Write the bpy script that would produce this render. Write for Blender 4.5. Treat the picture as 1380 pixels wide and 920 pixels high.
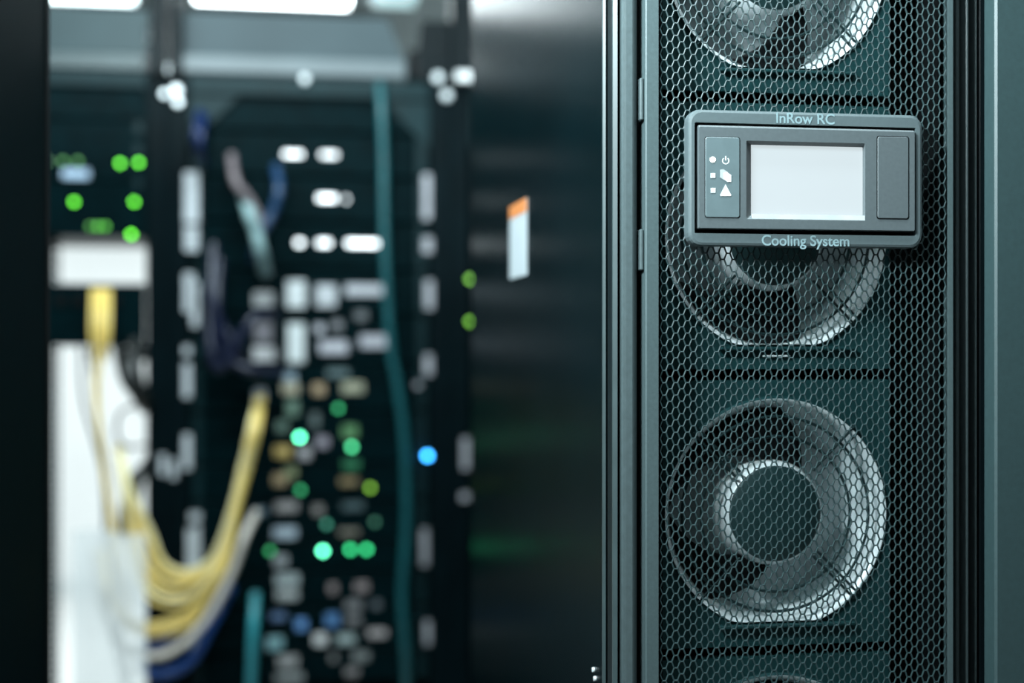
import bpy, math, random
from mathutils import Vector
random.seed(7)
for o in list(bpy.data.objects):
    bpy.data.objects.remove(o)
SC = bpy.context.scene
COL = SC.collection

# ------------------------------------------------------------------ camera
ZC = 1.45                       # eye height
TH = math.radians(9.4)          # the camera is turned a little to the right of the rows' depth axis
FPX = 50.0 / 36.0 * 1380.0
cam_d = bpy.data.cameras.new('camera')
cam_d.lens = 50.0
cam_d.sensor_width = 36.0
cam_d.clip_start = 0.02
cam_d.dof.use_dof = True
cam_d.dof.focus_distance = 1.245
cam_d.dof.aperture_fstop = 1.95
cam = bpy.data.objects.new('camera', cam_d)
cam.location = (0, 0, ZC)
cam.rotation_euler = (math.pi / 2, 0, -TH)
COL.objects.link(cam)
SC.camera = cam

# ------------------------------------------------------------------ world, exposure
w = bpy.data.worlds.new('world')
w.use_nodes = True
w.node_tree.nodes['Background'].inputs[0].default_value = (0.05, 0.32, 0.38, 1)
w.node_tree.nodes['Background'].inputs[1].default_value = 0.008
SC.world = w
SC.view_settings.view_transform = 'Standard'
SC.view_settings.look = 'None'
SC.view_settings.exposure = 0.0
SC.view_settings.gamma = 1.0
SC.view_settings.use_curve_mapping = False
SC.cycles.use_denoising = True
SC.cycles.sample_clamp_indirect = 4.0
SC.cycles.max_bounces = 8

# ------------------------------------------------------------------ large lamps (their fixtures are built further down)
def area(name, loc, rot, sx, sy, power, color):
    d = bpy.data.lights.new(name, 'AREA')
    d.shape = 'RECTANGLE'; d.size = sx; d.size_y = sy; d.energy = power; d.color = color
    o = bpy.data.objects.new(name, d)
    o.location = loc; o.rotation_euler = rot
    COL.objects.link(o)
    return o
COOL = (0.80, 0.96, 1.0)
FRONT_LAMP = (-0.42, 0.66, 2.16)
MID_LAMP = (-0.30, 2.15, 2.70)
FAR_LAMPS = [(-1.6, 6.4, 2.70), (-0.2, 6.4, 2.70)]
FRONT_AIM = Vector((0.25, 1.30, 1.98))
FRONT_ROT = (FRONT_AIM - Vector(FRONT_LAMP)).to_track_quat('-Z', 'Y').to_euler()
fl = area('front_lamp_light', FRONT_LAMP, FRONT_ROT, 0.34, 0.12, 42.0, COOL)
fl.data.spread = math.radians(130)
OVER_LAMP = (0.30, 0.92, 2.72)
area('overhead_lamp_light', OVER_LAMP, (0, 0, 0), 1.1, 0.14, 42.0, COOL)
area('aisle_lamp_light', MID_LAMP, (0, 0, 0), 1.1, 0.14, 44.0, COOL)
for L in FAR_LAMPS:
    area('far_lamp_light', L, (0, 0, 0), 1.2, 0.6, 60.0, (0.93, 0.99, 1.0))

# ------------------------------------------------------------------ pixel rays -> places on real planes
ST, CT = math.sin(TH), math.cos(TH)
def W(px, py, Y):
    u = (px - 690.0) / FPX; v = (460.0 - py) / FPX
    Z = Y / (CT - u * ST)
    return Vector((Z * (ST + u * CT), Y, ZC + Z * v))
def X(px, Y): return W(px, 460, Y).x
def H(px, py, Y): return W(px, py, Y).z

# ------------------------------------------------------------------ materials
MATS = {}
def mat(name, col, rough=0.5, metal=0.0, var=0.12, scale=40.0, bump=0.0, bscale=900.0, emit=None, estr=0.0, spec=0.5, coat=0.0):
    if name in MATS: return MATS[name]
    m = bpy.data.materials.new(name); m.use_nodes = True
    nt = m.node_tree; b = nt.nodes['Principled BSDF']
    b.inputs['Roughness'].default_value = rough
    b.inputs['Metallic'].default_value = metal
    b.inputs['Specular IOR Level'].default_value = spec
    b.inputs['Coat Weight'].default_value = coat
    tc = nt.nodes.new('ShaderNodeTexCoord')
    n = nt.nodes.new('ShaderNodeTexNoise'); n.inputs['Scale'].default_value = scale; n.inputs['Detail'].default_value = 3
    nt.links.new(tc.outputs['Object'], n.inputs['Vector'])
    r = nt.nodes.new('ShaderNodeValToRGB')
    r.color_ramp.elements[0].position = 0.3; r.color_ramp.elements[1].position = 0.7
    r.color_ramp.elements[0].color = tuple(c * (1 - var) for c in col) + (1,)
    r.color_ramp.elements[1].color = tuple(min(1, c * (1 + var)) for c in col) + (1,)
    nt.links.new(n.outputs['Fac'], r.inputs['Fac'])
    nt.links.new(r.outputs['Color'], b.inputs['Base Color'])
    if bump:
        n2 = nt.nodes.new('ShaderNodeTexNoise'); n2.inputs['Scale'].default_value = bscale
        nt.links.new(tc.outputs['Object'], n2.inputs['Vector'])
        bp = nt.nodes.new('ShaderNodeBump'); bp.inputs['Strength'].default_value = bump; bp.inputs['Distance'].default_value = 0.0005
        nt.links.new(n2.outputs['Fac'], bp.inputs['Height'])
        nt.links.new(bp.outputs['Normal'], b.inputs['Normal'])
    if emit:
        b.inputs['Emission Color'].default_value = tuple(emit) + (1,)
        b.inputs['Emission Strength'].default_value = estr
    MATS[name] = m
    return m
M_door = mat('powder_coat_grey', (0.044, 0.066, 0.069), 0.5, 0, 0.10, 300, 0.25, 1500)
M_post = mat('powder_coat_post', (0.046, 0.064, 0.067), 0.42, 0, 0.10, 200, 0.2, 1500)
M_black = mat('black_metal', (0.0025, 0.006, 0.0075), 0.45, 0, 0.1, spec=0.12)
M_gloss = mat('gloss_black_panel', (0.0008, 0.004, 0.005), 0.25, 0, 0.15, 6, spec=0.012)
M_inner = mat('inner_black', (0.002, 0.003, 0.0035), 0.7, spec=0.12)
M_plate = mat('fan_plate_grey', (0.009, 0.044, 0.047), 0.5, 0, 0.1, 60, spec=0.25)
M_bell = mat('fan_duct_pale', (0.80, 0.86, 0.88), 0.38, 0.15, 0.05, 30)
M_hubcap = mat('fan_hub_cap', (0.007, 0.032, 0.034), 0.5, 0, 0.08, 60)
M_blade = mat('fan_blade_black', (0.002, 0.003, 0.0035), 0.6, 0, 0.1, spec=0.12)
M_wire = mat('guard_wire_dark', (0.012, 0.028, 0.03), 0.4, spec=0.12)
M_bezel = mat('bezel_plastic', (0.066, 0.087, 0.092), 0.45, 0, 0.06, 300, 0.15, 2500)
M_bezel2 = mat('module_plastic', (0.066, 0.080, 0.085), 0.45, 0, 0.06, 300, 0.15, 2500)
M_ind = mat('indicator_plate_plastic', (0.085, 0.115, 0.122), 0.4, 0, 0.06, 100)
M_ink = mat('pale_print', (0.16, 0.23, 0.245), 0.6)
M_icon = mat('white_print_glow', (0.42, 0.44, 0.44), 0.5, emit=(0.9, 0.95, 0.95), estr=0.25)  # print with a glow added to lift its brightness
M_screen = mat('lit_screen', (0.06, 0.065, 0.07), 0.3, emit=(0.70, 0.80, 0.83), estr=0.86, var=0.02)
M_pled = mat('power_light', (0.8, 0.8, 0.7), 0.4, emit=(1.0, 1.0, 0.86), estr=1.3)
M_paper = mat('white_paper', (0.42, 0.47, 0.50), 0.6, 0, 0.05, 30)
M_orange = mat('orange_print', (0.60, 0.20, 0.05), 0.6)
M_trough = mat('galvanised_trough', (0.042, 0.062, 0.070), 0.5, 0.0, 0.12, 5, spec=0.2)
M_lip = mat('trough_lip_lit', (0.12, 0.145, 0.155), 0.4, 0.0, 0.08, 8, spec=0.3)  # paler than the trough: light on the upturned lip put into its colour
M_rack = mat('rack_black', (0.0008, 0.0045, 0.006), 0.5, 0, 0.2, 12, spec=0.05)
M_gusset = mat('rack_gusset_teal', (0.002, 0.015, 0.018), 0.5, 0, 0.2, 12, spec=0.15)
M_chassis = mat('server_chassis', (0.0004, 0.0062, 0.0078), 0.5, 0, 0.3, 20, spec=0.03)
M_bolt = mat('zinc_bolt', (0.8, 0.85, 0.87), 0.3, 0.2)
M_tag = mat('tag_white', (0.48, 0.51, 0.54), 0.6, 0, 0.12, 25)
M_wall = mat('white_wall_paint', (0.86, 0.89, 0.89), 0.8, 0, 0.03, 2)
M_floor = mat('pale_floor_tile', (0.74, 0.76, 0.75), 0.5, 0, 0.04, 3)
M_ceil = mat('ceiling_tile', (0.22, 0.27, 0.28), 0.9, 0, 0.05, 3)
M_dark = mat('dark_wall_paint', (0.03, 0.06, 0.065), 0.8, 0, 0.1, 2)
M_lamp = mat('lamp_tube', (0.9, 0.9, 0.9), 0.5, emit=(0.86, 0.97, 1.0), estr=13.0)
M_diff = mat('lamp_diffuser', (0.9, 0.9, 0.9), 0.5, emit=(0.86, 0.97, 1.0), estr=1.0)

# ------------------------------------------------------------------ mesh building
class MB:
    def __init__(s): s.v = []; s.f = []; s.smooth = []
    def add(s, vs, fs, smooth=False):
        o = len(s.v); s.v += [Vector(v) for v in vs]
        s.f += [tuple(i + o for i in f) for f in fs]; s.smooth += [smooth] * len(fs)
        return s
    def box(s, x0, x1, y0, y1, z0, z1):
        if x1 < x0: x0, x1 = x1, x0
        if y1 < y0: y0, y1 = y1, y0
        if z1 < z0: z0, z1 = z1, z0
        vs = [(x, y, z) for z in (z0, z1) for y in (y0, y1) for x in (x0, x1)]
        return s.add(vs, [(0, 2, 3, 1), (4, 5, 7, 6), (0, 1, 5, 4), (2, 6, 7, 3), (0, 4, 6, 2), (1, 3, 7, 5)])
    def bbox(s, x0, x1, y0, y1, z0, z1, b):
        """box with chamfered long edges"""
        if x1 < x0: x0, x1 = x1, x0
        if z1 < z0: z0, z1 = z1, z0
        b = min(b, (x1 - x0) * .4, (y1 - y0) * .4, (z1 - z0) * .4)
        vs = []
        for (z, i) in ((z0, b), (z0 + b, 0), (z1 - b, 0), (z1, b)):
            X0, X1, Y0, Y1 = x0 + i, x1 - i, y0 + i, y1 - i
            vs += [(X0 + b, Y0, z), (X1 - b, Y0, z), (X1, Y0 + b, z), (X1, Y1 - b, z), (X1 - b, Y1, z), (X0 + b, Y1, z), (X0, Y1 - b, z), (X0, Y0 + b, z)]
        fs = [tuple(range(7, -1, -1)), tuple(range(24, 32))]
        for k in range(3):
            for i in range(8):
                j = (i + 1) % 8
                fs.append((k * 8 + i, k * 8 + j, k * 8 + 8 + j, k * 8 + 8 + i))
        return s.add(vs, fs)
    def loops(s, loops, cap0=False, cap1=False, smooth=False, flip=False):
        n = len(loops[0]); vs = [p for l in loops for p in l]; fs = []
        for k in range(len(loops) - 1):
            for i in range(n):
                j = (i + 1) % n
                q = (k * n + i, k * n + j, k * n + n + j, k * n + n + i)
                fs.append(q[::-1] if flip else q)
        s.add(vs, fs, smooth)
        if cap0: s.add(loops[0], [tuple(range(n))])
        if cap1: s.add(loops[-1], [tuple(range(n))])
        return s
    def tube(s, pts, r, n=8, smooth=True, closed=False):
        pts = [Vector(p) for p in pts]; N = len(pts); rings = []
        prev = None
        for i, p in enumerate(pts):
            a = pts[(i - 1) % N] if closed else pts[max(i - 1, 0)]
            b = pts[(i + 1) % N] if closed else pts[min(i + 1, N - 1)]
            t = (b - a).normalized()
            if prev is None:
                ref = Vector((0, 1, 0)) if abs(t.y) < .9 else Vector((1, 0, 0))
                nrm = t.cross(ref).normalized()
            else:
                nrm = (prev - t * prev.dot(t)).normalized()
            prev = nrm; bn = t.cross(nrm)
            rr = r[i] if isinstance(r, (list, tuple)) else r
            rings.append([p + (nrm * math.cos(2 * math.pi * k / n) + bn * math.sin(2 * math.pi * k / n)) * rr for k in range(n)])
        if closed: rings.append(rings[0])
        return s.loops(rings, cap0=not closed, cap1=not closed, smooth=smooth)
    def build(s, name, material, parent=None, smooth=None):
        base = Vector((0, 0, 0))
        if parent is not None:
            base = ORIG.get(parent.name, Vector((0, 0, 0)))
        me = bpy.data.meshes.new(name)
        me.from_pydata([tuple(v - base) for v in s.v], [], s.f)
        me.materials.append(material)
        if smooth is None: me.polygons.foreach_set('use_smooth', s.smooth)
        else: me.polygons.foreach_set('use_smooth', [smooth] * len(s.f))
        me.update()
        import bmesh as _b
        if len(s.f) < 5000:
            bm = _b.new(); bm.from_mesh(me); _b.ops.recalc_face_normals(bm, faces=bm.faces); bm.to_mesh(me); bm.free()
        o = bpy.data.objects.new(name, me); COL.objects.link(o)
        if parent is not None:
            o.parent = parent; ORIG[o.name] = base
        else:
            c = sum((Vector(v) for v in s.v), Vector()) / max(1, len(s.v))
            zmin = min(v.z for v in s.v); c.z = zmin
            me.transform(__import__('mathutils').Matrix.Translation(-c)); o.location = c; ORIG[o.name] = c
        return o
ORIG = {}
def thing(name, loc, label, cat, group=None):
    o = bpy.data.objects.new(name, None); COL.objects.link(o)
    o.location = loc; o.empty_display_size = 0.05
    ORIG[o.name] = Vector(loc)
    return tag(o, label, cat, group)
def tag(o, label, cat, group=None):
    o['label'] = label; o['category'] = cat
    if group: o['group'] = group
    return o
def struct(o): o['kind'] = 'structure'; return o
def BOX(name, m, parent, *a): return MB().box(*a).build(name, m, parent)
def BB(name, m, parent, b, *a): return MB().bbox(*a, b).build(name, m, parent)

def rrect(x0, x1, z0, z1, r, y, n=5):
    pts = []
    for (cx, cz, a0) in ((x1 - r, z1 - r, 0), (x0 + r, z1 - r, 90), (x0 + r, z0 + r, 180), (x1 - r, z0 + r, 270)):
        for k in range(n + 1):
            a = math.radians(a0 + 90 * k / n)
            pts.append(Vector((cx + r * math.cos(a), y, cz + r * math.sin(a))))
    return pts
def spline(pts, per=8):
    pts = [Vector(p) for p in pts]; out = []
    P = [pts[0] * 2 - pts[1]] + pts + [pts[-1] * 2 - pts[-2]]
    for i in range(1, len(P) - 2):
        a, b, c, d = P[i - 1], P[i], P[i + 1], P[i + 2]
        for k in range(per):
            t = k / per
            out.append(0.5 * ((2 * b) + (c - a) * t + (2 * a - 5 * b + 4 * c - d) * t * t + (-a + 3 * b - 3 * c + d) * t ** 3))
    out.append(pts[-1])
    return out

# ================================================================== the setting
RX0, RX1, RY0, RY1, RZ = -4.0, 4.0, -2.2, 8.4, 2.85
struct(BOX('floor', M_floor, None, RX0, RX1, RY0, RY1, -0.08, 0))
struct(BOX('ceiling', M_ceil, None, RX0, RX1, RY0, RY1, RZ, RZ + 0.08))
struct(BOX('wall_back', M_wall, None, RX0, RX1, RY1, RY1 + 0.1, 0, RZ))
struct(BOX('wall_left', M_dark, None, RX0 - 0.1, RX0, RY0, RY1, 0, RZ))
struct(BOX('wall_right', M_dark, None, RX1, RX1 + 0.1, RY0, RY1, 0, RZ))
struct(BOX('wall_front', M_dark, None, RX0, RX1, RY0 - 0.1, RY0, 0, RZ))
struct(BOX('baseboard_back', mat('baseboard_grey', (0.7, 0.75, 0.76), 0.6), None, RX0, RX1, RY1 - 0.015, RY1, 0, 0.10))

# ================================================================== the cooling unit
YF = 1.19                        # its front plane
XS = X(835, YF)                  # its near side
XE = X(1286.5, YF)               # its far side
YB = 2.13
TOP = 2.02
unit = thing('cooling_unit', ((XS + XE) / 2, (YF + YB) / 2, 0), 'narrow charcoal cooling cabinet with honeycomb door, round fans and a small display', 'cooling unit')
BOX('side_panel', M_gloss, unit, XS, XS + 0.003, 1.235, YB, 0.06, TOP)
BOX('side_panel', M_inner, unit, XE - 0.002, XE, YF + 0.03, YB, 0.06, TOP)
BOX('back_panel', M_black, unit, XS + 0.003, XE - 0.002, YB - 0.003, YB, 0.06, TOP)
BOX('top_panel', M_black, unit, XS, XE, YF + 0.02, YB, TOP, TOP + 0.004)
BOX('plinth', M_black, unit, XS + 0.005, XE - 0.005, YF + 0.04, YB - 0.02, 0.0, 0.06)
# front corner post and the two folded ribs of the side
x0p, x1p = X(838.5, YF + 0.006), X(861, YF + 0.006)
m = MB()
prof = [(x0p, YF + .05), (x0p, YF + .0085), (x0p + .0012, YF + .0065), (x0p + .0035, YF + .006), (x0p + .009, YF + .0055), (x1p - .004, YF + .0065), (x1p - .001, YF + .010), (x1p, YF + .014), (x1p, YF + .05)]
m.loops([[Vector((a, b, 0.06)) for a, b in prof], [Vector((a, b, TOP)) for a, b in prof]], cap0=True, cap1=True)
m.build('corner_post', M_post, unit)
BOX('door_jamb', M_inner, unit, x1p, X(892, YF + 0.03), YF + 0.028, YF + 0.05, 0.06, TOP)
BOX('edge_strip', M_black, unit, XS, x0p, YF + 0.022, YF + 0.05, 0.06, TOP)
for (pa, pb, out) in ((809.0, 812.5, .0022), (822.5, 826.0, .0026)):
    phi = lambda p: TH + math.atan((p - 690) / FPX)
    y1 = (XS - out) / math.tan(phi(pa)); y0 = (XS - out) / math.tan(phi(pb))
    m = MB()
    pr = [(XS + .001, y0 - .002), (XS - out, y0), (XS - out * 1.0, (y0 * 2 + y1) / 3), (XS + .001, y1)]
    m.loops([[Vector((a, b, 0.07)) for a, b in pr], [Vector((a, b, TOP - .01)) for a, b in pr]], cap0=True, cap1=True)
    m.build('side_rib', mat('rib_coat', (0.028, 0.044, 0.046), 0.45), unit)
for (p0, p1) in ((103, 161), (308, 364), (-150, -95), (980, 1040)):
    hb = MB().bbox(X(864.5, YF), X(869.5, YF), YF + .004, YF + .02, H(867, p1, YF), H(867, p0, YF), .001)
    hb.build('hinge', M_post, unit)
# sticker on the side panel
def on_side(px, py):
    ph = TH + math.atan((px - 690) / FPX); y = XS / math.tan(ph)
    return W(px, py, y)
a = on_side(710.5, 266); b = on_side(687.5, 279); zt = a.z; zb = on_side(711, 370).z
BOX('sticker', M_paper, unit, XS - .0006, XS, a.y, b.y, zb, zt)
BOX('sticker_print', M_orange, unit, XS - .0009, XS - .0006, a.y, b.y, zt - .016, zt)
for py in (902, 914):
    c = on_side(801 + (py - 902) / 6, py)
    m = MB(); m.tube([(XS + .001, c.y, c.z), (XS - .002, c.y, c.z)], .0022, 10)
    m.build('screw', M_bolt, unit)

# door frame, honeycomb plate
dx0, dx1 = X(870, YF), XE - .0005
hx0, hx1 = X(887.5, YF), X(1277.5, YF)
DZ0, DZ1 = 0.09, 1.99
HZ0, HZ1 = 0.16, 1.92
door = MB()
TD = 0.0014
outer = [(dx0, DZ0), (dx1, DZ0), (dx1, DZ1), (dx0, DZ1)]
c = .0012
rings = [[Vector((x, YF + .02, z)) for x, z in outer], [Vector((x, YF + c, z)) for x, z in outer],
         [Vector((x + (c if i in (0, 3) else -c), YF, z + (c if i < 2 else -c))) for i, (x, z) in enumerate(outer)],
         [Vector((x, YF, z)) for x, z in [(hx0, HZ0), (hx1, HZ0), (hx1, HZ1), (hx0, HZ1)]],
         [Vector((x, YF + TD, z)) for x, z in [(hx0, HZ0), (hx1, HZ0), (hx1, HZ1), (hx0, HZ1)]]]
door.loops(rings)
door_o = door.build('door_frame', M_door, unit)
# honeycomb: columns every 5.2 mm, cells 10.7 mm tall, alternate columns half a cell lower
PH, PV = 0.01040, 0.01072
cx = PH / 2
ncol = int(round((hx1 - hx0) / cx)) - 1
cx = (hx1 - hx0) / (ncol + 1.0)
tW = cx * 0.60                     # short top edge half-sum: top edge width
WW = 2 * cx - tW                   # full width of a cell
web = 0.0012
hc = MB()
nrow = int((HZ1 - HZ0) / PV)
vs, fs = [], []
def cell(cxp, czp, clip0, clip1):
    hw, ht, hh = WW / 2, tW / 2, PV / 2
    co = [(hw, 0), (ht, hh), (-ht, hh), (-hw, 0), (-ht, -hh), (ht, -hh)]
    # inset by web/2
    L = math.hypot(hw - ht, hh); k = web / 2
    hh2 = hh - k
    # slanted edge offset: line through (hw,0),(ht,hh); normal (hh, hw-ht)/L
    nx, nz = hh / L, (hw - ht) / L
    d = nx * hw - k
    hw2 = d / nx; ht2 = (d - nz * hh2) / nx
    ci = [(hw2, 0), (ht2, hh2), (-ht2, hh2), (-hw2, 0), (-ht2, -hh2), (ht2, -hh2)]
    o = len(vs)
    for (yy, cc) in ((0, co), (0.0003, None), (TD, None), (TD, co)):
        for i in range(6):
            if cc: q = cc[i]
            else: q = ci[i]
            xx = min(max(cxp + q[0], hx0), hx1)
            vs.append((xx, YF + yy, min(max(czp + q[1], HZ0), HZ1)))
    for k_ in range(3):
        for i in range(6):
            j = (i + 1) % 6
            fs.append((o + k_ * 6 + i, o + k_ * 6 + j, o + k_ * 6 + 6 + j, o + k_ * 6 + 6 + i))
for i in range(ncol):
    xc = hx0 + cx * (i + 1)
    off = PV / 2 if i % 2 else 0
    for j in range(nrow):
        zc_ = HZ0 + PV * (j + .5) + off
        if zc_ + PV / 2 > HZ1 + 1e-6: continue
        cell(xc, zc_, 0, 0)
hc.v = [Vector(v) for v in vs]; hc.f = fs; hc.smooth = [False] * len(fs)
hp = hc.build('honeycomb_plate', mat('honeycomb_coat', (0.015, 0.032, 0.034), 0.42, 0, 0.1, 200), unit)

# fan modules
YP = YF + 0.046
FC = W(1045.5, 692, YP)
ZP = YP / (CT - (1045.5 - 690) / FPX * ST)
RO = 154 * ZP / FPX
FLAT = 144 * ZP / FPX
PIT = 372 * ZP / FPX
px0, px1 = X(880, YP), X(1198, YP)
def fan_module(cz, rot, nm):
    cx_, cy_ = FC.x, YP
    zb = cz - (876 - 692 - 7) * ZP / FPX; zt = zb + PIT - 15 * ZP / FPX
    # plate with a round opening cut flat below
    m = MB()
    corners = [(px1, zt), (px0, zt), (px0, zb), (px1, zb)]
    angs = sorted([2 * math.pi * i / 72 for i in range(72)] + [math.atan2(z - cz, x - cx_) % (2 * math.pi) for x, z in corners])
    def ray(a):
        c_, s_ = math.cos(a), math.sin(a); t = 9
        if c_ > 1e-9: t = min(t, (px1 - cx_) / c_)
        if c_ < -1e-9: t = min(t, (px0 - cx_) / c_)
        if s_ > 1e-9: t = min(t, (zt - cz) / s_)
        if s_ < -1e-9: t = min(t, (zb - cz) / s_)
        return (cx_ + c_ * t, cz + s_ * t)
    def circ(a, r, fl=FLAT): return (cx_ + r * math.cos(a), max(cz + r * math.sin(a), cz - fl))
    L0 = [Vector((x, cy_ + .012, z)) for x, z in map(ray, angs)]
    L1 = [Vector((x, cy_, z)) for x, z in map(ray, angs)]
    L2 = [Vector((x, cy_, z)) for x, z in (circ(a, RO + .003, FLAT + .001) for a in angs)]
    L3 = [Vector((x, cy_ - .003, z)) for x, z in (circ(a, RO + .001) for a in angs)]
    m.loops([L0, L1, L2, L3])
    fan = m.build('fan_module', M_plate, unit)
    m = MB()
    A = [2 * math.pi * i / 72 for i in range(72)]
    prof = [(RO + .001, -.003), (RO - .002, -.002), (RO - .004, .006), (RO - .007, .018), (RO - .012, .045), (RO - .016, .075), (RO - .018, .105)]
    m.loops([[Vector((circ(a, r)[0], cy_ + d, circ(a, r)[1])) for a in A] for r, d in prof], smooth=True)
    m.build('fan_duct', M_bell, fan)
    m = MB()
    rb = RO - .018
    m.loops([[Vector((cx_ + r * math.cos(a), cy_ + d, cz + r * math.sin(a))) for a in A] for r, d in ((RO - .0135, .058), (.055, .058))])
    m.build('fan_back_plate', mat('fan_back_grey', (0.42, 0.47, 0.48), 0.5), fan)
    rh = .0455
    m = MB()
    m.loops([[Vector((cx_ + r * math.cos(a), cy_ + d, cz + r * math.sin(a))) for a in A] for r, d in ((rh - .002, .002), (rh, .004), (rh + .006, .03), (rh + .012, .06), (rh + .016, .105))], smooth=True)
    m.build('fan_hub', M_bell, fan)
    m = MB()
    m.loops([[Vector((cx_ + r * math.cos(a), cy_ + d, cz + r * math.sin(a))) for a in A] for r, d in ((rh - .002, .0015), (rh - .004, .0), (.02, -.001), (.004, -.0012))], cap1=True, smooth=True)
    m.build('fan_hub_cap', M_hubcap, fan)
    for (rim_c, rim_h, hub_c, hub_h) in rot:
        m = MB(); G = []
        for ir in range(7):
            r = .0485 + (RO - .0072 - .0485) * ir / 6
            row = []
            for ia in range(11):
                s = (ia / 10 - .5)
                t_ = ir / 6; cc_ = hub_c + (rim_c - hub_c) * t_; ac = math.radians(cc_); da = 2 * s * math.radians(hub_h + (rim_h - hub_h) * t_) 
                yy = .013 + .08 * r * s * math.radians(66)
                row.append((cx_ + r * math.cos(ac + da), cy_ + yy, cz + r * math.sin(ac + da)))
            G.append(row)
        n = 11; V = [p for row in G for p in row]; V2 = [(x, y + .0022, z) for x, y, z in V]; N = len(V)
        F = []
        for i in range(6):
            for j in range(10):
                q = (i * n + j, i * n + j + 1, i * n + n + j + 1, i * n + n + j)
                F.append(q); F.append(tuple(N + t for t in q[::-1]))
        for j in range(10):
            F.append((j, j + 1, N + j + 1, N + j)); F.append((6 * n + j, 6 * n + j + 1, N + 6 * n + j + 1, N + 6 * n + j))
        for i in range(6):
            F.append((i * n, i * n + n, N + i * n + n, N + i * n)); F.append((i * n + 10, i * n + n + 10, N + i * n + n + 10, N + i * n + 10))
        m.add(V + V2, F, True); m.build('fan_blade', M_blade, fan)
    m = MB()
    for r in (.0705, .0885):
        m.tube([(cx_ + r * math.cos(a), cy_ - .001, cz + r * math.sin(a)) for a in A], .0014, 6, closed=True)
    for k in range(4):
        a = math.radians(45 + 90 * k); dv = Vector((math.cos(a), 0, math.sin(a))); sv = Vector((-math.sin(a), 0, math.cos(a)))
        for s in (-.003, .003):
            m.tube([Vector((cx_, cy_ - .0022, cz)) + sv * s + dv * r for r in (.052, .108)], .0013, 6)
    m.build('fan_guard', M_wire, fan)
    zl = cz - FLAT
    BB('ledge', M_plate, fan, .001, X(968, YP), X(1150, YP), YP - .007, YP, zl - .0055, zl - .002)
    if nm == -1: BB('slot_highlight', M_bell, fan, .0006, X(1027, YP), X(1064, YP), YP - .003, YP, zl - .0115, zl - .0095)  # pale bar painted as the highlight of the handle slot
    return fan
for i, rot in zip((2, 1, 0, -1, -2), ([(95, 40, 75, 22), (215, 30, 250, 20)], [(100, 42, 72, 22), (220, 28, 255, 20)], [(132, 46, 78, 24), (208, 27, 250, 20)],
                                   [(246, 42, 268, 30), (120, 35, 100, 25)], [(268, 22, 296, 15), (30, 30, 50, 20)])):
    fan_module(FC.z - i * PIT, rot, i)
# flange of the module column on the far side, and an added black sheet behind that stops light
BOX('inner_flange', M_inner, unit, X(1198, YP), XE - .003, YP + .03, YP + .034, 0.1, 1.98)
BOX('light_stop', M_inner, unit, XS + .004, XE - .003, YP + .16, YP + .165, 0.1, 1.98)

# ------------------------------------------------------------------ display on the door
YD = YF - 0.0135
bx0, bx1 = X(928, YD), X(1243.5, YD)
bz1, bz0 = H(928, 146.5, YD), H(928, 330.5, YD)
ix0, ix1 = X(936, YD), X(1234, YD)
iz1, iz0 = H(936, 164.5, YD), H(936, 314, YD)
disp = MB()
R = .0105
disp.loops([rrect(bx0, bx1, bz0, bz1, R, YF - .0002), rrect(bx0, bx1, bz0, bz1, R, YD + .003), rrect(bx0 + .0007, bx1 - .0007, bz0 + .0007, bz1 - .0007, R, YD + .0008),
            rrect(bx0 + .0026, bx1 - .0026, bz0 + .0026, bz1 - .0026, R - .001, YD),
            rrect(ix0, ix1, iz0, iz1, .0012, YD), rrect(ix0, ix1, iz0, iz1, .0012, YD + .012)])
dsp = disp.build('display', M_bezel, unit)
dsp['label'] = 'charcoal display bezel with lit white screen and pale lettering'
BOX('recess', M_inner, dsp, ix0, ix1, YD + .0115, YD + .0125, iz0, iz1)
# inner module with the screen opening
mx0, mx1 = X(940.5, YD), X(1231.5, YD)
mz1, mz0 = H(936, 168.5, YD), H(936, 308, YD)
sx0, sx1 = X(1004.5, YD), X(1164.5, YD)
sz1, sz0 = H(1010, 190, YD), H(1010, 295.5, YD)
tx0, tx1 = X(1011.5, YD + .003), X(1162.5, YD + .003)
tz1, tz0 = H(1012, 195, YD + .003), H(1012, 289.5, YD + .003)
YM = YD - .0025
m = MB()
m.loops([rrect(mx0, mx1, mz0, mz1, .001, YD + .011), rrect(mx0, mx1, mz0, mz1, .001, YM + .0016), rrect(mx0 + .0004, mx1 - .0004, mz0 + .0006, mz1 - .0016, .001, YM),
         rrect(sx0, sx1, sz0, sz1, .0012, YM), rrect(tx0, tx1, tz0, tz1, .0006, YM + .0045), rrect(tx0, tx1, tz0, tz1, .0006, YM + .007)])
m.build('screen_surround', M_bezel2, dsp)
m = MB(); m.loops([rrect(tx0 - .0005, tx1 + .0005, tz0 - .0005, tz1 + .0005, .0006, YM + .0062), rrect(tx0, tx1, tz0, tz1, .0006, YM + .0055)], cap0=True, cap1=True)
s_ = m.build('screen', M_screen, dsp); s_['label'] = 'lit blank white screen'
BOX('lit_bevel', mat('lit_bevel_pale', (0.4, 0.43, 0.43), 0.4), dsp, tx0, sx1 - .0002, YM + .0002, YM + .0050, sz0 + .0004, tz0 + .0004)  # pale strip painted for the light caught by the lower bevel
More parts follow.
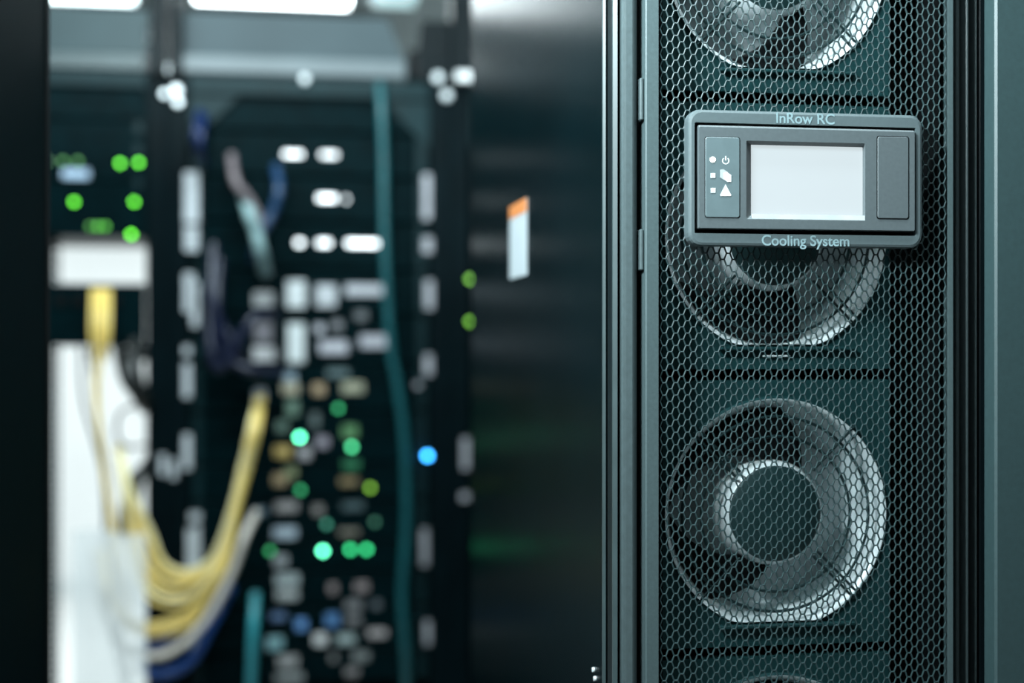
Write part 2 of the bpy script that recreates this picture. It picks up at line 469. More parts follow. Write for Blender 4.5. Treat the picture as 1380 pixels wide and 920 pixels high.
def plate(name, p0, p1, q0, q1, mt, gap):
    x0, x1 = X(p0, YM), X(p1, YM); pm = p0; z1, z0 = H(pm, q0, YM), H(pm, q1, YM)
    m = MB(); m.loops([rrect(x0 - gap, x1 + gap, z0 - gap, z1 + gap, .0022, YM + .0001), rrect(x0 - gap, x1 + gap, z0 - gap, z1 + gap, .0022, YM - .00015)], cap0=True, cap1=True)
    e = m.build(name + '_seam', M_inner, dsp)
    m = MB(); m.loops([rrect(x0, x1, z0, z1, .002, YM), rrect(x0, x1, z0, z1, .002, YM - .0004), rrect(x0 + .0004, x1 - .0004, z0 + .0004, z1 - .0004, .0018, YM - .0007)], cap0=True, cap1=True)
    return m.build(name, mt, dsp)
plate('indicator_plate', 950.5, 996.5, 184.5, 292.5, M_ind, .0006)
plate('port_cover', 1182.5, 1224, 184, 294, M_bezel2, .0008)
YI = YM - .0008
def poly(name, pts, mt, t=.0003):
    P = [W(a, b, YI) for a, b in pts]
    m = MB(); m.loops([[p + Vector((0, .0002, 0)) for p in P], [p - Vector((0, t, 0)) for p in P]], cap0=True, cap1=True)
    return m.build(name, mt, dsp)
def circ_pts(cx_, cy_, r, n=20): return [(cx_ + r * math.cos(2 * math.pi * k / n), cy_ + r * math.sin(2 * math.pi * k / n)) for k in range(n)]
poly('power_light', circ_pts(960.5, 215, 3.9), M_pled)
poly('status_light', [(957.6, 233.2), (964, 233.2), (964, 239.6), (957.6, 239.6)], M_icon)
poly('status_light', [(957.9, 253.2), (964.2, 253.2), (964.2, 259.6), (957.9, 259.6)], M_icon)
m = MB()
n = 18
ain = [math.radians(-62 + (304) * k / n) + math.pi for k in range(n + 1)]
ra, rb_ = 4.9, 3.6
ain = [math.radians(-90 + 40 + 280 * k / n) for k in range(n + 1)]
pts_o = [W(978 + ra * math.cos(t), 216.5 + ra * math.sin(t), YI) for t in ain]
pts_i = [W(978 + rb_ * math.cos(t), 216.5 + rb_ * math.sin(t), YI) for t in ain]
V = pts_o + pts_i
m.add(V, [(k, k + 1, n + 2 + k, n + 1 + k) for k in range(n)])
q = [W(x, y, YI) for x, y in ((977.2, 210), (978.8, 210), (978.8, 216), (977.2, 216))]
m.add(q, [(0, 1, 2, 3)])
m.build('power_icon', M_icon, dsp)
M_icon2 = mat('grey_print_glow', (0.25, 0.28, 0.28), 0.5, emit=(0.9, 0.95, 0.95), estr=0.12)  # dimmer print, also with a glow added
poly('pages_icon', [(970.5, 228.5), (975, 228), (981, 232), (981, 243), (977, 243), (970.5, 239)], M_icon2, .0002)
poly('pages_icon', [(974.5, 233), (979, 231.5), (985.3, 236), (985.3, 245), (980, 245), (975, 241)], M_icon, .0004)
poly('warning_icon', [(977.8, 248.5), (985.5, 263), (984.5, 264), (971.2, 264), (970.3, 263)], M_icon)
def text(body, pxa, pxb, pyc, hpx):
    cu = bpy.data.curves.new('lettering', 'FONT'); cu.body = body; cu.align_x = 'CENTER'; cu.align_y = 'CENTER'; cu.size = .02; cu.extrude = .0001
    cu.offset = .0003
    o = bpy.data.objects.new('lettering', cu); COL.objects.link(o); cu.materials.append(M_ink)
    bpy.context.view_layer.update()
    me = bpy.data.meshes.new_from_object(o.evaluated_get(bpy.context.evaluated_depsgraph_get()))
    bpy.data.objects.remove(o); o = bpy.data.objects.new('lettering', me); COL.objects.link(o)
    xs = [v.co.x for v in me.vertices]; wd = max(xs) - min(xs)
    k = (X(pxb, YD) - X(pxa, YD)) / wd
    p = W((pxa + pxb) / 2, pyc, YD)
    o.scale = (k, k * hpx, 1)
    o.rotation_euler = (math.pi / 2, 0, 0)
    o.parent = dsp
    o.location = p + Vector((0, -.0002, 0)) - ORIG[dsp.name]
text('InRow RC', 1046, 1124.5, 160.5, 1.0)
text('Cooling System', 1027, 1145, 325, 1.0)

# ================================================================== cabinets either side
# right neighbour
rc = thing('server_cabinet', (X(1341, YF) + .3, 1.7, 0), 'charcoal cabinet front cut off by the picture edge, beside the honeycomb door', 'cabinet')
rx = X(1341.5, YF - .006)
BB('door', mat('cabinet_door_grey', (0.020, 0.040, 0.042), 0.5, 0, 0.08, 200, 0.2, 1500), rc, .002, rx, rx + .56, YF - .006, YF + .016, .06, 2.0)
BOX('body', M_black, rc, XE + .004, rx + .58, YF + .05, YB, .05, 2.02)
BOX('plinth', M_black, rc, XE + .02, rx + .56, YF + .07, YB - .03, 0, .05)
BB('door_jamb', M_black, rc, .001, X(1314, YF + .03), rx + .02, YF + .022, YF + .05, .06, 2.0)
for (pa, pb, f) in ((1288.5, 1293.5, .02), (1302.0, 1305.5, .012), (1314.0, 1317.0, .02)):
    BB('jamb_rib', M_post, rc, .0008, X(pa, YF + f), X(pb, YF + f), YF + f, YF + .05, .06, 2.0)
# left neighbour
YLB = 1.664
XL = X(65, YLB)
lc = thing('server_cabinet', (XL - .3, 1.2, 0), 'black cabinet side filling the picture edge beside the empty bay', 'cabinet')
BOX('side_panel', mat('matt_black_side', (0.0008, 0.005, 0.006), 0.6, spec=0.02), lc, XL - .003, XL, .98, YLB - .018, .06, 2.02)
BB('corner_post', M_inner, lc, .001, XL - .04, XL + .002, YLB - .024, YLB, .06, 2.02)
BOX('body', M_black, lc, XL - .58, XL - .004, .98, YLB - .01, .06, 2.02)
BOX('plinth', M_black, lc, XL - .56, XL - .02, 1.0, YLB - .03, 0, .06)
BB('door', M_door, lc, .002, XL - .58, XL - .002, .955, .979, .08, 2.0)

# ================================================================== the rack row behind
YR = 2.93
RT = H(400, 106, YR)              # top of the rack frames
def rx_(p): return X(p, YR)
def rz_(py, p=400): return H(p, py, YR)
def rack(px0_, px1_, label, posts, back=True):
    xa, xb = px0_, px1_
    r = thing('equipment_rack', ((xa + xb) / 2, YR + .4, 0), label, 'rack')
    pw = .042
    for x in (xa, xb - pw):
        BB('post', M_rack, r, .002, x, x + pw, YR, YR + .05, 0, RT)
        BB('post', M_rack, r, .002, x, x + pw, YR + .75, YR + .8, 0, RT)
        BOX('top_rail', M_rack, r, x, x + pw, YR + .05, YR + .75, RT - .05, RT)
    BB('top_beam', M_gusset, r, .002, xa + pw, xb - pw, YR + .004, YR + .05, RT - .035, RT)
    BB('top_beam', M_rack, r, .002, xa + pw, xb - pw, YR + .75, YR + .8, RT - .05, RT)
    for (x, s) in ((xa + pw, 1), (xb - pw, -1)):
        m = MB(); P = [(x, RT - .035), (x + s * .10, RT - .035), (x, RT - .135)]
        m.loops([[Vector((a_, YR + .012, b_)) for a_, b_ in P], [Vector((a_, YR + .03, b_)) for a_, b_ in P]], cap0=True, cap1=True)
        m.build('gusset', M_gusset, r)
    if back:
        BOX('back_panel', M_inner, r, xa, xb, YR + .79, YR + .80, .02, RT)  # unseen, added so light from the far aisle cannot leak through
        BOX('side_panel', M_inner, r, xb - .004, xb, YR + .05, YR + .75, .02, RT - .05)
        BOX('side_panel', M_inner, r, xa, xa + .004, YR + .05, YR + .75, .02, RT - .05)
    return r
xm0, xm1 = rx_(226), rx_(606)
rl = rack(xm0 - .60, xm0, 'open black rack frame with daylight-white gap below its switches', None, back=False)
rm = rack(xm0, xm1, 'middle black rack filled with servers behind hanging yellow cables', None)
rr = rack(xm1, xm1 + .60, 'black rack mostly hidden behind the glossy cooling cabinet side', None)
# post labels, and bolts whose pale colour stands in for glints
def post_tag(r, px, pa, pb, wpx, mt=M_tag, name='label_strip', yoff=-.0015):
    return BOX(name, mt, r, rx_(px - wpx / 2), rx_(px + wpx / 2), YR + yoff, YR, rz_(pb, px), rz_(pa, px))
for (px, py, rpx) in ((228, 93, 7), (411, 107, 6), (590, 105, 7), (602, 129, 7), (238, 122, 7), (240, 138, 6), (222, 127, 5)):
    c = W(px, py, YR); rr_ = rpx * 2.9 / FPX
    m = MB(); m.tube([c + Vector((0, .004, 0)), c + Vector((0, -.006, 0)), c + Vector((0, -.008, 0))], [rr_, rr_, rr_ * .7], 12)
    m.build('glint_bolt', M_bolt, rm if px > 226 else rl)
BOX('glint_bar', mat('glint_white', (0.92, 0.95, 0.96), 0.4), rr, rx_(612), rx_(632), YR - .045, YR - .021, rz_(113, 620), rz_(102, 620))  # white bar painted for a bright reflection at the post top
for (px, a_, b_, w_) in ((258, 232, 300, 16), (258, 305, 338, 15), (255, 368, 420, 12), (263, 380, 440, 8), (252, 466, 478, 8), (252, 490, 535, 9), (252, 585, 632, 9), (263, 690, 702, 12), (257, 712, 765, 9), (266, 708, 765, 6),
                         (219, 612, 640, 7), (234, 618, 645, 7), (262, 840, 885, 8)):
    post_tag(rm if px > 226 else rl, px, a_, b_, w_ * 1.2)
for (px, a_, b_, w_) in ((575, 235, 295, 10), (576, 320, 340, 12), (578, 378, 416, 11), (577, 478, 505, 11), (563, 515, 522, 8), (572, 712, 762, 9), (576, 836, 868, 8), (627, 590, 632, 9), (626, 664, 674, 11)):
    post_tag(rm if px < 606 else rr, px, a_, b_, w_, mat('tag_grey', (0.34, 0.34, 0.37), 0.6, 0, 0.15, 25))

def emat(col, s): return mat('light_%02x%02x%02x_%d' % (int(col[0] * 255), int(col[1] * 255), int(col[2] * 255), int(s * 10)), (0.2, 0.2, 0.2), 0.4, emit=col, estr=s)
def dmat(col): return mat('face_%02x%02x%02x' % tuple(int(c * 255) for c in col), col, 0.55, 0, 0.15, 30)
def led(parent, px, py, col, s, Y, r=3.6, name='status_light'):
    c = W(px, py, Y); k = (Y / 2.93) * 2.9 / FPX * r
    m = MB(); m.tube([c + Vector((0, .003, 0)), c + Vector((0, -.003, 0)), c + Vector((0, -.005, 0))], [k, k, k * .75], 12)
    return m.build(name, emat(col, s), parent)

# ------------------------------------------------------------------ servers of the middle rack (2U each)
GREEN, MINT, LIME, WHITE, BLUE = (0.02, 0.55, 0.18), (0.12, 0.95, 0.50), (0.10, 0.72, 0.015), (0.85, 0.96, 1.0), (0.03, 0.36, 0.95)
G2 = (0.55, 0.56, 0.58)
items = [
 ('bar', 395, 206, 25, 6, 4.0), ('bar', 444, 206, 22, 6, 3.2), ('bar', 441, 265, 24, 7, 4.6), ('bar', 467, 266, 4, 6, 3.6),
 ('bar', 404, 326, 9, 7, 4.6), ('bar', 437, 326, 17, 7, 4.2), ('bar', 489, 326, 42, 7, 4.6),
 ('tag', 355, 403, 24, 16, (.42, .43, .44)), ('tag', 399, 396, 22, 30, (.72, .76, .78)), ('tag', 440, 398, 24, 24, (.48, .5, .53)), ('tag', 492, 390, 46, 12, (.48, .49, .53)),
 ('tag', 356, 477, 26, 16, (.58, .58, .6)), ('tag', 355, 447, 22, 22, (.24, .23, .26)), ('tag', 399, 462, 20, 44, (.7, .75, .76)), ('tag', 431, 443, 10, 10, (.5, .5, .55)), ('tag', 450, 468, 34, 14, (.48, .48, .53)), ('tag', 455, 438, 12, 10, (.25, .25, .27)), ('tag', 504, 460, 32, 14, (.45, .45, .5)), ('tag', 487, 425, 14, 10, (.15, .16, .17)),
 ('tag', 350, 534, 14, 16, (.38, .42, .48)), ('tag', 391, 508, 14, 10, (.3, .4, .48)), ('tag', 391, 524, 20, 12, (.5, .46, .34)), ('tag', 430, 525, 14, 12, (.4, .29, .18)), ('tag', 476, 523, 26, 12, (.36, .36, .26)), ('tag', 456, 503, 26, 8, (.12, .18, .19)),
 ('tag', 394, 550, 14, 18, (.16, .26, .2)), ('tag', 380, 575, 14, 12, (.14, .22, .18)), ('tag', 425, 567, 10, 16, (.10, .13, .13)), ('tag', 472, 583, 18, 14, (.10, .24, .10)),
 ('led', 456, 550, GREEN, 3.0), ('led', 404, 589, MINT, 15.0), ('led', 474, 602, (.06, .62, .25), 8.0), ('tag', 381, 609, 20, 12, (.50, .36, .12)), ('tag', 411, 612, 14, 12, (.42, .4, .42)), ('tag', 435, 597, 14, 12, (.30, .27, .32)), ('tag', 474, 628, 20, 10, (.02, .16, .07)),
 ('tag', 377, 647, 16, 12, (.38, .28, .16)), ('tag', 392, 638, 14, 12, (.2, .23, .12)), ('led', 405, 660, GREEN, 2.6), ('tag', 471, 651, 22, 8, (.24, .18, .09)), ('led', 499, 657, (.20, .50, .02), 4.0),
 ('tag', 386, 684, 26, 10, (.36, .34, .34)), ('tag', 429, 689, 12, 10, (.22, .2, .19)), ('tag', 476, 685, 26, 8, (.06, .10, .11)), ('tag', 350, 690, 16, 8, (.13, .19, .24)),
 ('led', 440, 706, (.04, .4, .25), 2.0), ('led', 505, 703, (.02, .3, .15), 1.2), ('tag', 384, 719, 28, 12, (.42, .5, .58)), ('tag', 471, 720, 24, 6, (.22, .2, .16)),
 ('led', 364, 742, (.02, .5, .14), 2.4), ('led', 435, 742, MINT, 15.0), ('led', 472, 740, GREEN, 8.0), ('led', 494, 740, GREEN, 8.0), ('tag', 378, 757, 16, 12, (.36, .38, .4)),
 ('tag', 387, 783, 28, 12, (.40, .46, .47)), ('tag', 387, 803, 26, 10, (.44, .47, .47)), ('tag', 449, 796, 10, 10, (.26, .21, .21)), ('tag', 488, 795, 16, 10, (.28, .23, .23)),
 ('tag', 375, 832, 18, 8, (.12, .2, .36)), ('tag', 406, 844, 13, 12, (.14, .32, .66)), ('tag', 448, 839, 16, 14, (.08, .2, .42)), ('tag', 477, 820, 20, 10, (.2, .2, .21)), ('tag', 477, 840, 18, 8, (.22, .22, .23)), ('tag', 508, 820, 10, 8, (.12, .14, .16)),
 ('tag', 432, 865, 15, 12, (.68, .68, .68)), ('tag', 467, 866, 22, 10, (.34, .42, .42)), ('tag', 509, 859, 22, 8, (.42, .38, .38)), ('tag', 370, 868, 20, 14, (.26, .48, .52)),
 ('tag', 388, 893, 24, 12, (.36, .36, .36)), ('tag', 450, 891, 8, 8, (.2, .2, .2)), ('tag', 487, 890, 20, 10, (.2, .22, .22)), ('tag', 475, 911, 16, 8, (.26, .24, .24)), ('tag', 390, 915, 34, 8, (.3, .32, .32)),
]
sv_names = [
 (114, 'black server with no lights, topmost in the middle rack'),
 (176, 'server with two white light bars, just below the unlit topmost one'),
 (236, 'server with one long and one short white light bar'),
 (298, 'server with a row of three white light bars'),
 (362, 'server with one row of tall pale connector blocks under the white light bars'),
 (424, 'server with a double row of pale connector blocks'),
 (490, 'server with small tan and cream tags under the pale connector blocks'),
 (556, 'server with a bright mint light and a green light near amber tags'),
 (626, 'server with two dim green lights and tan tags'),
 (676, 'server with pale bluish tag and two very dim green lights'),
 (732, 'server with a row of four green lights, one of them bright mint'),
 (772, 'server with stacked pale grey tags, right under the row of four green lights'),
 (822, 'server with blue connectors on its front'),
 (852, 'server with a round white tag, under the blue connectors'),
 (882, 'server with grey tags at the bottom edge of the picture'),
 (925, None)]
YS = YR + .02
sx0_, sx1_ = xm0 + .046, xm1 - .046
for i in range(len(sv_names) - 1):
    a_, lab = sv_names[i]; b_ = sv_names[i + 1][0]
    zt, zb = rz_(a_ + 1), rz_(b_ - 1)
    s = thing('rack_server', ((sx0_ + sx1_) / 2, YS + .3, zb), lab, 'server', 'servers in the middle rack')
    BOX('chassis', M_black, s, sx0_ + .012, sx1_ - .012, YS + .012, YS + .62, zb + .001, zt - .001)
    BB('faceplate', M_chassis, s, .002, sx0_ + .024, sx1_ - .024, YS, YS + .012, zb + .001, zt - .001)
    for x in (sx0_, sx1_ - .022):
        BB('mounting_ear', M_gusset, s, .001, x, x + .022, YS - .001, YS + .008, zb + .002, zt - .002)
    for it in items:
        if not (a_ <= it[2] < b_): continue
        if it[0] == 'bar':
            m = MB().bbox(rx_(it[1] - it[3] / 2), rx_(it[1] + it[3] / 2), YS - .003, YS + .001, rz_(it[2] + it[4] / 2), rz_(it[2] - it[4] / 2), .001)
            m.build('light_bar', emat(WHITE, it[5]), s)
        elif it[0] == 'led':
            led(s, it[1], it[2], it[3], it[4], YS)
        else:
            m = MB().bbox(rx_(it[1] - it[3] * .56), rx_(it[1] + it[3] * .56), YS - .006, YS + .001, rz_(it[2] + it[4] * .6), rz_(it[2] - it[4] * .6), .001)
            m.build('connector_block', dmat(it[5]), s)
led_o = led(rm, 576, 614, BLUE, 16.0, YR, 4.0); led_o['label'] = 'bright blue round light'
for py in (376, 433):
    led(rr, 634, py, (.16, .50, .02), 5.0, YR, 3.6)
# right rack gets blanking doors
BB('blank_panel', M_chassis, rr, .002, xm1 + .05, xm1 + .55, YR + .02, YR + .035, .05, RT - .06)

# ------------------------------------------------------------------ left rack gear: two switches, patch panel, see-through below
YL = YR - .0
lx0, lx1 = xm0 - .60 + .044, xm0 - .044
def box_dev(name, label, cat, a_, b_, dep=.35, group=None, mt=M_chassis):
    zt, zb = H(130, a_, YL), H(130, b_, YL)
    s = thing(name, ((lx0 + lx1) / 2, YL + .2, zb), label, cat, group)
    BB('faceplate', mt, s, .002, lx0, lx1, YL + .004, YL + .014, zb, zt)
    BOX('chassis', M_black, s, lx0 + .01, lx1 - .01, YL + .014, YL + dep, zb + .001, zt - .001)
    return s
bp = box_dev('blanking_plate', 'plain black blanking panel at the top of the open rack', 'panel', 113, 160)
s1 = box_dev('network_switch', 'upper switch with two green lights side by side and a pale blue label', 'switch', 162, 243, group='switches in the open rack')
s2 = box_dev('network_switch', 'lower switch with green lights just above the white gap', 'switch', 245, 319, group='switches in the open rack')
for (px, py, s, sd) in ((162, 220, 8.5, s1), (187, 219, 8.5, s1), (100, 272, 8.5, s2), (181, 272, 8.5, s2), (177, 316, 11, s2), (85, 217, 1.0, s1), (105, 217, 1.0, s1), (66, 217, .4, s1), (122, 305, 1.2, s2), (132, 305, 2.2, s2), (142, 305, 2.2, s2)):
    led(sd, px, py, LIME, s, YL + .004, 3.2)
BOX('label_strip', dmat((.36, .48, .62)), s1, rx_(84), rx_(120), YL, YL + .004, H(100, 240, YL), H(100, 228, YL))
for (px, py) in ((187, 170), (186, 200), (186, 245)):
    BOX('mounting_ear', M_gusset, s1 if py < 243 else s2, rx_(px - 5), rx_(px + 5), YL, YL + .004, H(px, py + 10, YL), H(px, py - 6, YL))
pp = box_dev('patch_bay', 'dark patch panel under the white gap, where yellow cables start', 'patch panel', 382, 466, dep=.12)
for i in range(8):
    x = lx0 + .2 + i * .035
    BB('port', M_inner, pp, .001, x, x + .018, YL - .002, YL + .005, H(130, 412, YL), H(130, 398, YL))
# perforated mounting rail at the picture's edge of the open bay
m = MB(); ra0, ra1 = rx_(56), rx_(75)
z = .1
m.box(ra0, ra1 - .012, YR + .055, YR + .06, .05, RT - .05); m.box(ra1 - .003, ra1, YR + .055, YR + .06, .05, RT - .05)
while z < RT - .08:
    m.box(ra1 - .012, ra1 - .003, YR + .055, YR + .06, z, z + .007); z += .016
m.build('mounting_rail', M_gusset, rl)
BOX('blank_panel', M_rack, rl, xm0 - .556, ra0, YR + .055, YR + .06, .05, RT - .05)

# ------------------------------------------------------------------ cable troughs on top of the racks
def trough(pa, pb, sl, sr, label, mt=M_trough):
    zt, z1, z0 = rz_(18), rz_(79), rz_(103)
    yb = YR + .02
    r = thing('cable_trough', ((rx_(pa) + rx_(pb)) / 2, YR + .2, z0), label, 'cable trough', 'cable troughs above the racks')
    P = [(rx_(pa), z1), (rx_(pb), z1), (rx_(pb + sr), zt), (rx_(pa + sl), zt)]
    m = MB(); m.loops([[Vector((a_, yb, b_)) for a_, b_ in P], [Vector((a_, yb + .006, b_)) for a_, b_ in P]], cap0=True, cap1=True); m.build('front_wall', mt, r)
    m = MB(); m.loops([[Vector((a_, yb + .3, b_)) for a_, b_ in P], [Vector((a_, yb + .306, b_)) for a_, b_ in P]], cap0=True, cap1=True); m.build('back_wall', mt, r)
    BOX('base', mt, r, rx_(pa), rx_(pb), yb, yb + .306, RT, RT + .004)
    BB('lip', mt if pa > 560 else M_lip if pa > 150 else mat('trough_lip_dark', (0.028, 0.045, 0.048), 0.4, 0.2), r, .004, rx_(pa), rx_(pb), yb - .022, yb, RT + .006, z1 + .002)
    return r
trough(236, 548, 10, -25, 'long pale steel cable trough above the middle rack')
trough(-60, 196, 0, 4, 'darker steel cable trough above the open rack', mat('trough_dark', (0.027, 0.047, 0.052), 0.42, 0.0, 0.15, 5, spec=0.2))

# dark columns that carry the troughs up to the ceiling
for (r_, pa, pb) in ((rm, 228.5, 246), (rl, 203, 225.5), (rr, 572, 640)):
    xa_, xb_ = rx_(pa), rx_(pb)
    if r_ is rr: xa_, xb_ = xm1 + .002, rx_(655)
    BB('support_column', M_black, r_, .003, xa_, xb_, YR - .02, YR + .03, RT, 2.60)
trough(562, 760, 6, 0, 'black steel cable trough above the hidden rack', M_black)
# ------------------------------------------------------------------ cables
def cable(pts, Y, r, mt, label, cat='cable', group=None, jit=0, name='patch_cable'):
    P = []
    for q in pts:
        yy = Y + (q[2] if len(q) > 2 else 0)
        P.append(W(q[0], q[1], yy))
    if jit:
        P = [p + Vector((random.uniform(-jit, jit), random.uniform(-jit, jit), random.uniform(-jit, jit) * .5)) if 0 < i < len(P) - 1 else p for i, p in enumerate(P)]
    m = MB(); m.tube(spline(P, 7), r, 8)
    o = m.build(name, mt, None)
    return tag(o, label, cat, group)
M_yel = mat('yellow_jacket', (0.84, 0.62, 0.18), 0.4, 0, 0.1, 30)
M_yel2 = mat('pale_yellow_jacket', (0.92, 0.82, 0.48), 0.4, 0, 0.1, 30)
M_cream = mat('cream_jacket', (0.66, 0.60, 0.54), 0.45, 0, 0.1, 30)
M_blue = mat('blue_jacket', (0.010, 0.06, 0.25), 0.4, 0, 0.1, 30)
M_navy = mat('navy_jacket', (0.0015, 0.005, 0.024), 0.4, 0, 0.1, 30)
M_aqua = mat('aqua_jacket', (0.005, 0.075, 0.086), 0.4, 0, 0.1, 30)
M_blk = mat('black_jacket', (0.006, 0.008, 0.008), 0.4)
YC = YR - .06
# big sagging yellow bundle
for k in range(8):
    d = k - 3.5
    top = 540 + random.uniform(-6, 6)
    pts = [(350 + d * 1.2, top, .07), (343 + d * 1.2, 575), (331 + d * 1.4, 625), (318 + d * 1.5, 680), (304 + d * 1.8, 735 + d * 1.0),
           (282 + d * 1.4, 765 + d * 2.4), (250, 787 + d * 5.0 + (6 if k > 4 else 0)), (218 - d, 784 + d * 8.0), (196 - d * 2.0, 752 + d * 10), (182 - d * 1.5, 705 + d * 8), (170 - d, 655 + d * 3), (160 - d, 600, .05)]
    cable(pts, YC, .0042, M_yel if k % 3 else M_yel2, 'yellow patch cable in the sagging bundle across the rack post', 'cable', 'yellow sagging patch cables', .004)
for k in range(4):
    d = k * 4.0
    pts = [(346, 560 + d, .05), (322, 668), (305 + k, 740 + d), (285, 785 + d), (255, 822 + d * 1.6), (215, 838 + d * 1.5), (180, 838 + d), (150, 800 + d), (138, 740, .04)]
    cable(pts, YC - .012, .0042, M_yel, 'yellow patch cable of the lowest sagging loops', 'cable', 'lower yellow loops', .003)
cable([(345, 690, .05), (330, 722), (315, 765), (292, 812), (266, 850), (232, 877), (200, 884), (165, 868), (140, 820), (128, 740, .05)], YC - .02, .0078, M_cream, 'thick cream cable looping lowest under the yellow bundle')
cable([(312, 790, .05), (286, 840), (262, 884), (236, 904), (206, 908), (190, 896, .05)], YC + .01, .010, M_blue, 'blue cable hanging under the cream loop')
cable([(300, 770, .06), (270, 820), (240, 850), (215, 868), (190, 872, .05)], YC + .02, .009, M_blue, 'blue cable tucked between the yellow and cream loops')
# yellow drop on the left
for k in range(5):
    d = (k - 2) * 5.0
    pts = [(136 + d * 1.1, 390, .055), (136 + d * 1.1, 430), (135 + d * 1.0, 468), (133 + d * .5 - 2, 520), (134 + d * .3, 580), (141 + d * .4, 640), (150 + d * .6, 700), (160 + d * .9, 760), (172 + d, 820, .03)]
    if k in (0, 2, 4): pts = pts[:3] + [(135 + d * .9, 482, .06)]
    cable(pts, YC, .0034 if k % 2 else .0042, M_yel, 'yellow patch cable dropping straight from the patch panel', 'cable', 'yellow drop cables', .002)
# black cables against the white gap
for k, pts in enumerate([
    [(196, 470, .05), (176, 500), (186, 535), (196, 550, .05)], [(196, 628, .05), (178, 642), (170, 665), (164, 700), (168, 725), (196, 740, .05)],
    [(160, 466, .05), (168, 505), (182, 528), (197, 540, .05)], [(118, 470, .05), (128, 520), (136, 580), (146, 660), (150, 740), (158, 830), (176, 915)],
    [(196, 600, .05), (172, 602), (158, 588), (160, 560), (175, 548), (196, 545, .05)], [(108, 468, .05), (112, 540), (138, 640), (142, 760), (150, 850), (170, 925)]]):
    cable(pts, YC + .03, .013 if k in (0, 2) else .007 if k == 1 else .0035, M_blk, ['short black cable curving out by the upper post', 'black cable kinked beside the yellow strands', 'black cable bowed along the white gap edge', 'long thin black cable hanging down the white gap', 'small black cable loop against the white gap', 'thin black cable hanging beside the yellow drop'][k])
cable([(182, 458, .05), (181, 500), (190, 533), (199, 548, .05)], YC + .03, .016, M_blk, 'fat black cable sleeve shading the upper corner of the white gap')
cable([(200, 622, .05), (187, 645), (181, 675), (184, 706), (199, 722, .05)], YC + .03, .012, M_blk, 'black cable sleeve bulging beside the rack post, above the plastic sheet')
# dark blue cables beside the post, pale tangle in front of the middle rack
for k, pts in enumerate([[(268, 150, .05), (265, 172), (263, 190), (268, 212, .05)], [(276, 155, .05), (272, 178), (270, 200), (276, 222, .05)]]):
    cable(pts, YC, .007, mat('deep_blue_jacket', (0.002, 0.012, 0.06), 0.4), ['blue cable beside the post top', 'second blue cable beside the post top'][k])
for k, pts in enumerate([[(288, 330, .05), (286, 400), (300, 440), (322, 470), (330, 500, .05)], [(296, 350, .05), (292, 410), (296, 460), (318, 490), (345, 500), (380, 505, .05)], [(282, 380, .05), (284, 470), (300, 495), (340, 430), (370, 425, .05)]]):
    cable(pts, YC, .010, M_navy, ['navy cable falling beside the rack post, outermost', 'navy cable sweeping under the pale connector blocks', 'navy cable rising to the double connector row'][k])
cable([(312, 210, .05), (318, 245), (335, 268), (350, 300), (348, 335), (360, 370, .05)], YC, .009, mat('dusty_pink_jacket', (0.16, 0.13, 0.14), 0.5), 'dusty pink cable curling past the top servers')
cable([(372, 225, .05), (376, 255), (368, 285), (350, 318), (342, 350, .05)], YC + .005, .010, mat('steel_blue_jacket', (0.010, 0.04, 0.10), 0.4), 'steel blue cable crossing the pale one')
cable([(330, 265, .05), (337, 290), (345, 312), (352, 340), (358, 368, .05)], YC - .015, .012, mat('pale_aqua_jacket', (0.22, 0.34, 0.35), 0.4), 'thick pale aqua cable in front of the top servers')
# frosted sheet hanging in front of the loops
fm = bpy.data.materials.new('frosted_sheet'); fm.use_nodes = True
nt = fm.node_tree; nt.nodes.remove(nt.nodes['Principled BSDF'])
tr = nt.nodes.new('ShaderNodeBsdfTransparent'); tl = nt.nodes.new('ShaderNodeBsdfDiffuse'); mx = nt.nodes.new('ShaderNodeMixShader')
tl.inputs[0].default_value = (.93, .95, .95, 1); tr.inputs[0].default_value = (.97, .98, .98, 1)
nz = nt.nodes.new('ShaderNodeTexNoise'); nz.inputs['Scale'].default_value = 30
mp = nt.nodes.new('ShaderNodeMapRange'); mp.inputs['To Min'].default_value = .60; mp.inputs['To Max'].default_value = .70
nt.links.new(nz.outputs['Fac'], mp.inputs['Value']); nt.links.new(mp.outputs['Result'], mx.inputs[0])
nt.links.new(tr.outputs[0], mx.inputs[1]); nt.links.new(tl.outputs[0], mx.inputs[2]); nt.links.new(mx.outputs[0], nt.nodes['Material Output'].inputs[0])
ys = YC - .06
m = MB(); n = 10
top_, bot_ = [], []
for k in range(n + 1):
    px = 98 + 99 * k / n
    yy = ys + .004 * math.sin(k * 1.3)
    top_.append(W(px, 716 - 3 * math.sin(k * .6), yy)); bot_.append(W(px, 990, yy))
V = top_ + bot_
V2 = [v + Vector((0, .0008, 0)) for v in V]
m.add(V, [(k, k + 1, n + 2 + k, n + 1 + k) for k in range(n)], True)
sh = m.build('plastic_sheet', fm, None)
tag(sh, 'frosted white plastic sheet in front of the looping cables beside the post', 'plastic sheet')
# aqua fibre runs
cable([(512, 112, .03), (515, 160), (517, 215), (518, 300), (521, 380), (527, 470), (536, 520), (545, 590), (548, 680), (546, 740), (542, 800), (546, 870), (548, 930, .02)], YC + .03, .0095, M_aqua, 'long aqua fibre cable running down the servers', 'cable', None, 0, 'fibre_cable')
cable([(344, 800, .04), (342, 840), (340, 880), (338, 935, .02)], YC, .0095, mat('bright_aqua_jacket', (0.04, 0.32, 0.37), 0.4), 'short bright aqua fibre cable below the yellow bundle', 'cable', None, 0, 'fibre_cable')

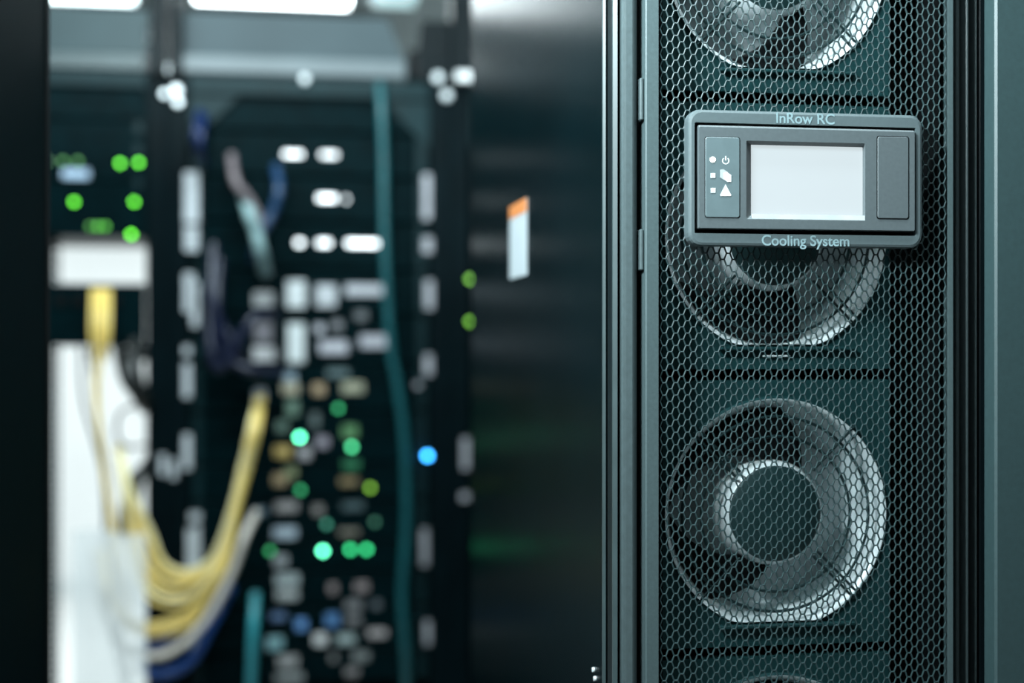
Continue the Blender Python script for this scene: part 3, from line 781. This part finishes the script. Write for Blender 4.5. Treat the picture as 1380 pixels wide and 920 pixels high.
# ================================================================== lamps
def fixture(loc, sx, sy, label):
    t = thing('ceiling_light', (loc[0], loc[1], loc[2] + .012), label, 'ceiling light')
    BB('housing', mat('lamp_housing', (0.5, 0.55, 0.56), 0.5), t, .004, loc[0] - sx / 2 - .02, loc[0] + sx / 2 + .02, loc[1] - sy / 2 - .02, loc[1] + sy / 2 + .02, loc[2] + .012, loc[2] + .06)
    for s in (-1, 1):
        m = MB(); m.tube([(loc[0] + s * sx * .4, loc[1], loc[2] + .06), (loc[0] + s * sx * .4, loc[1], RZ)], .004, 6); m.build('hanger', M_bolt, t)
    return t
ft = thing('spot_panel_light', FRONT_LAMP, 'tilted lamp hanging from the ceiling in front of the cooling cabinet', 'lamp')
R3 = FRONT_ROT.to_matrix(); O3 = Vector(FRONT_LAMP)
m = MB().bbox(-.19, .19, -.08, .08, .012, .05, .004); m.v = [R3 @ v + O3 for v in m.v]; m.build('housing', mat('lamp_housing', (0.5, 0.55, 0.56), 0.5), ft)
for sx_ in (-.12, .12):
    p_ = R3 @ Vector((sx_, 0, .05)) + O3
    m = MB(); m.tube([p_, (p_.x, p_.y, RZ)], .004, 6); m.build('hanger', M_bolt, ft)
fixture(OVER_LAMP, 1.1, .14, 'ceiling light hanging right above the cooling cabinet door')
fixture(MID_LAMP, 1.1, .14, 'ceiling light hanging over the aisle before the racks')
for L, n_ in zip(FAR_LAMPS, ('ceiling light of the far bright aisle, nearer the dark wall', 'ceiling light of the far bright aisle behind the middle rack')):
    fixture(L, 1.2, .6, n_)
# tube lamps just behind the racks, seen along the top edge
def tube_lamp(pa, pb, py, Y, label, mt):
    a_, b_ = W(pa, py, Y), W(pb, py, Y); z = (a_.z + b_.z) / 2
    t = thing('tube_light', ((a_.x + b_.x) / 2, Y, z), label, 'tube light', 'tube lights behind the racks')
    for dy in (-.06, 0, .06):
        m = MB(); m.tube([(a_.x, Y + dy, z), (b_.x, Y + dy, z)], .02, 10); m.build('tube', mt, t)
    BB('housing', mat('lamp_housing2', (0.5, 0.55, 0.56), 0.5), t, .004, a_.x - .02, b_.x + .02, Y - .1, Y + .1, z + .03, z + .07)
    for x in (a_.x + .05, b_.x - .05):
        m = MB(); m.tube([(x, Y, z + .07), (x, Y, RZ)], .004, 6); m.build('hanger', M_bolt, t)
    return t
tube_lamp(262, 470, -11, 3.95, 'bright tube light above the pale cable trough', M_lamp)
tube_lamp(60, 178, -15, 3.95, 'tube light above the darker cable trough', mat('lamp_tube_dim', (0.9, 0.9, 0.9), 0.5, emit=(0.80, 0.97, 1.0), estr=7.0))
tube_lamp(505, 560, -8, 3.95, 'short dim tube light beside the bright one', mat('lamp_tube_teal', (0.9, 0.9, 0.9), 0.5, emit=(0.45, 0.75, 0.78), estr=0.9))
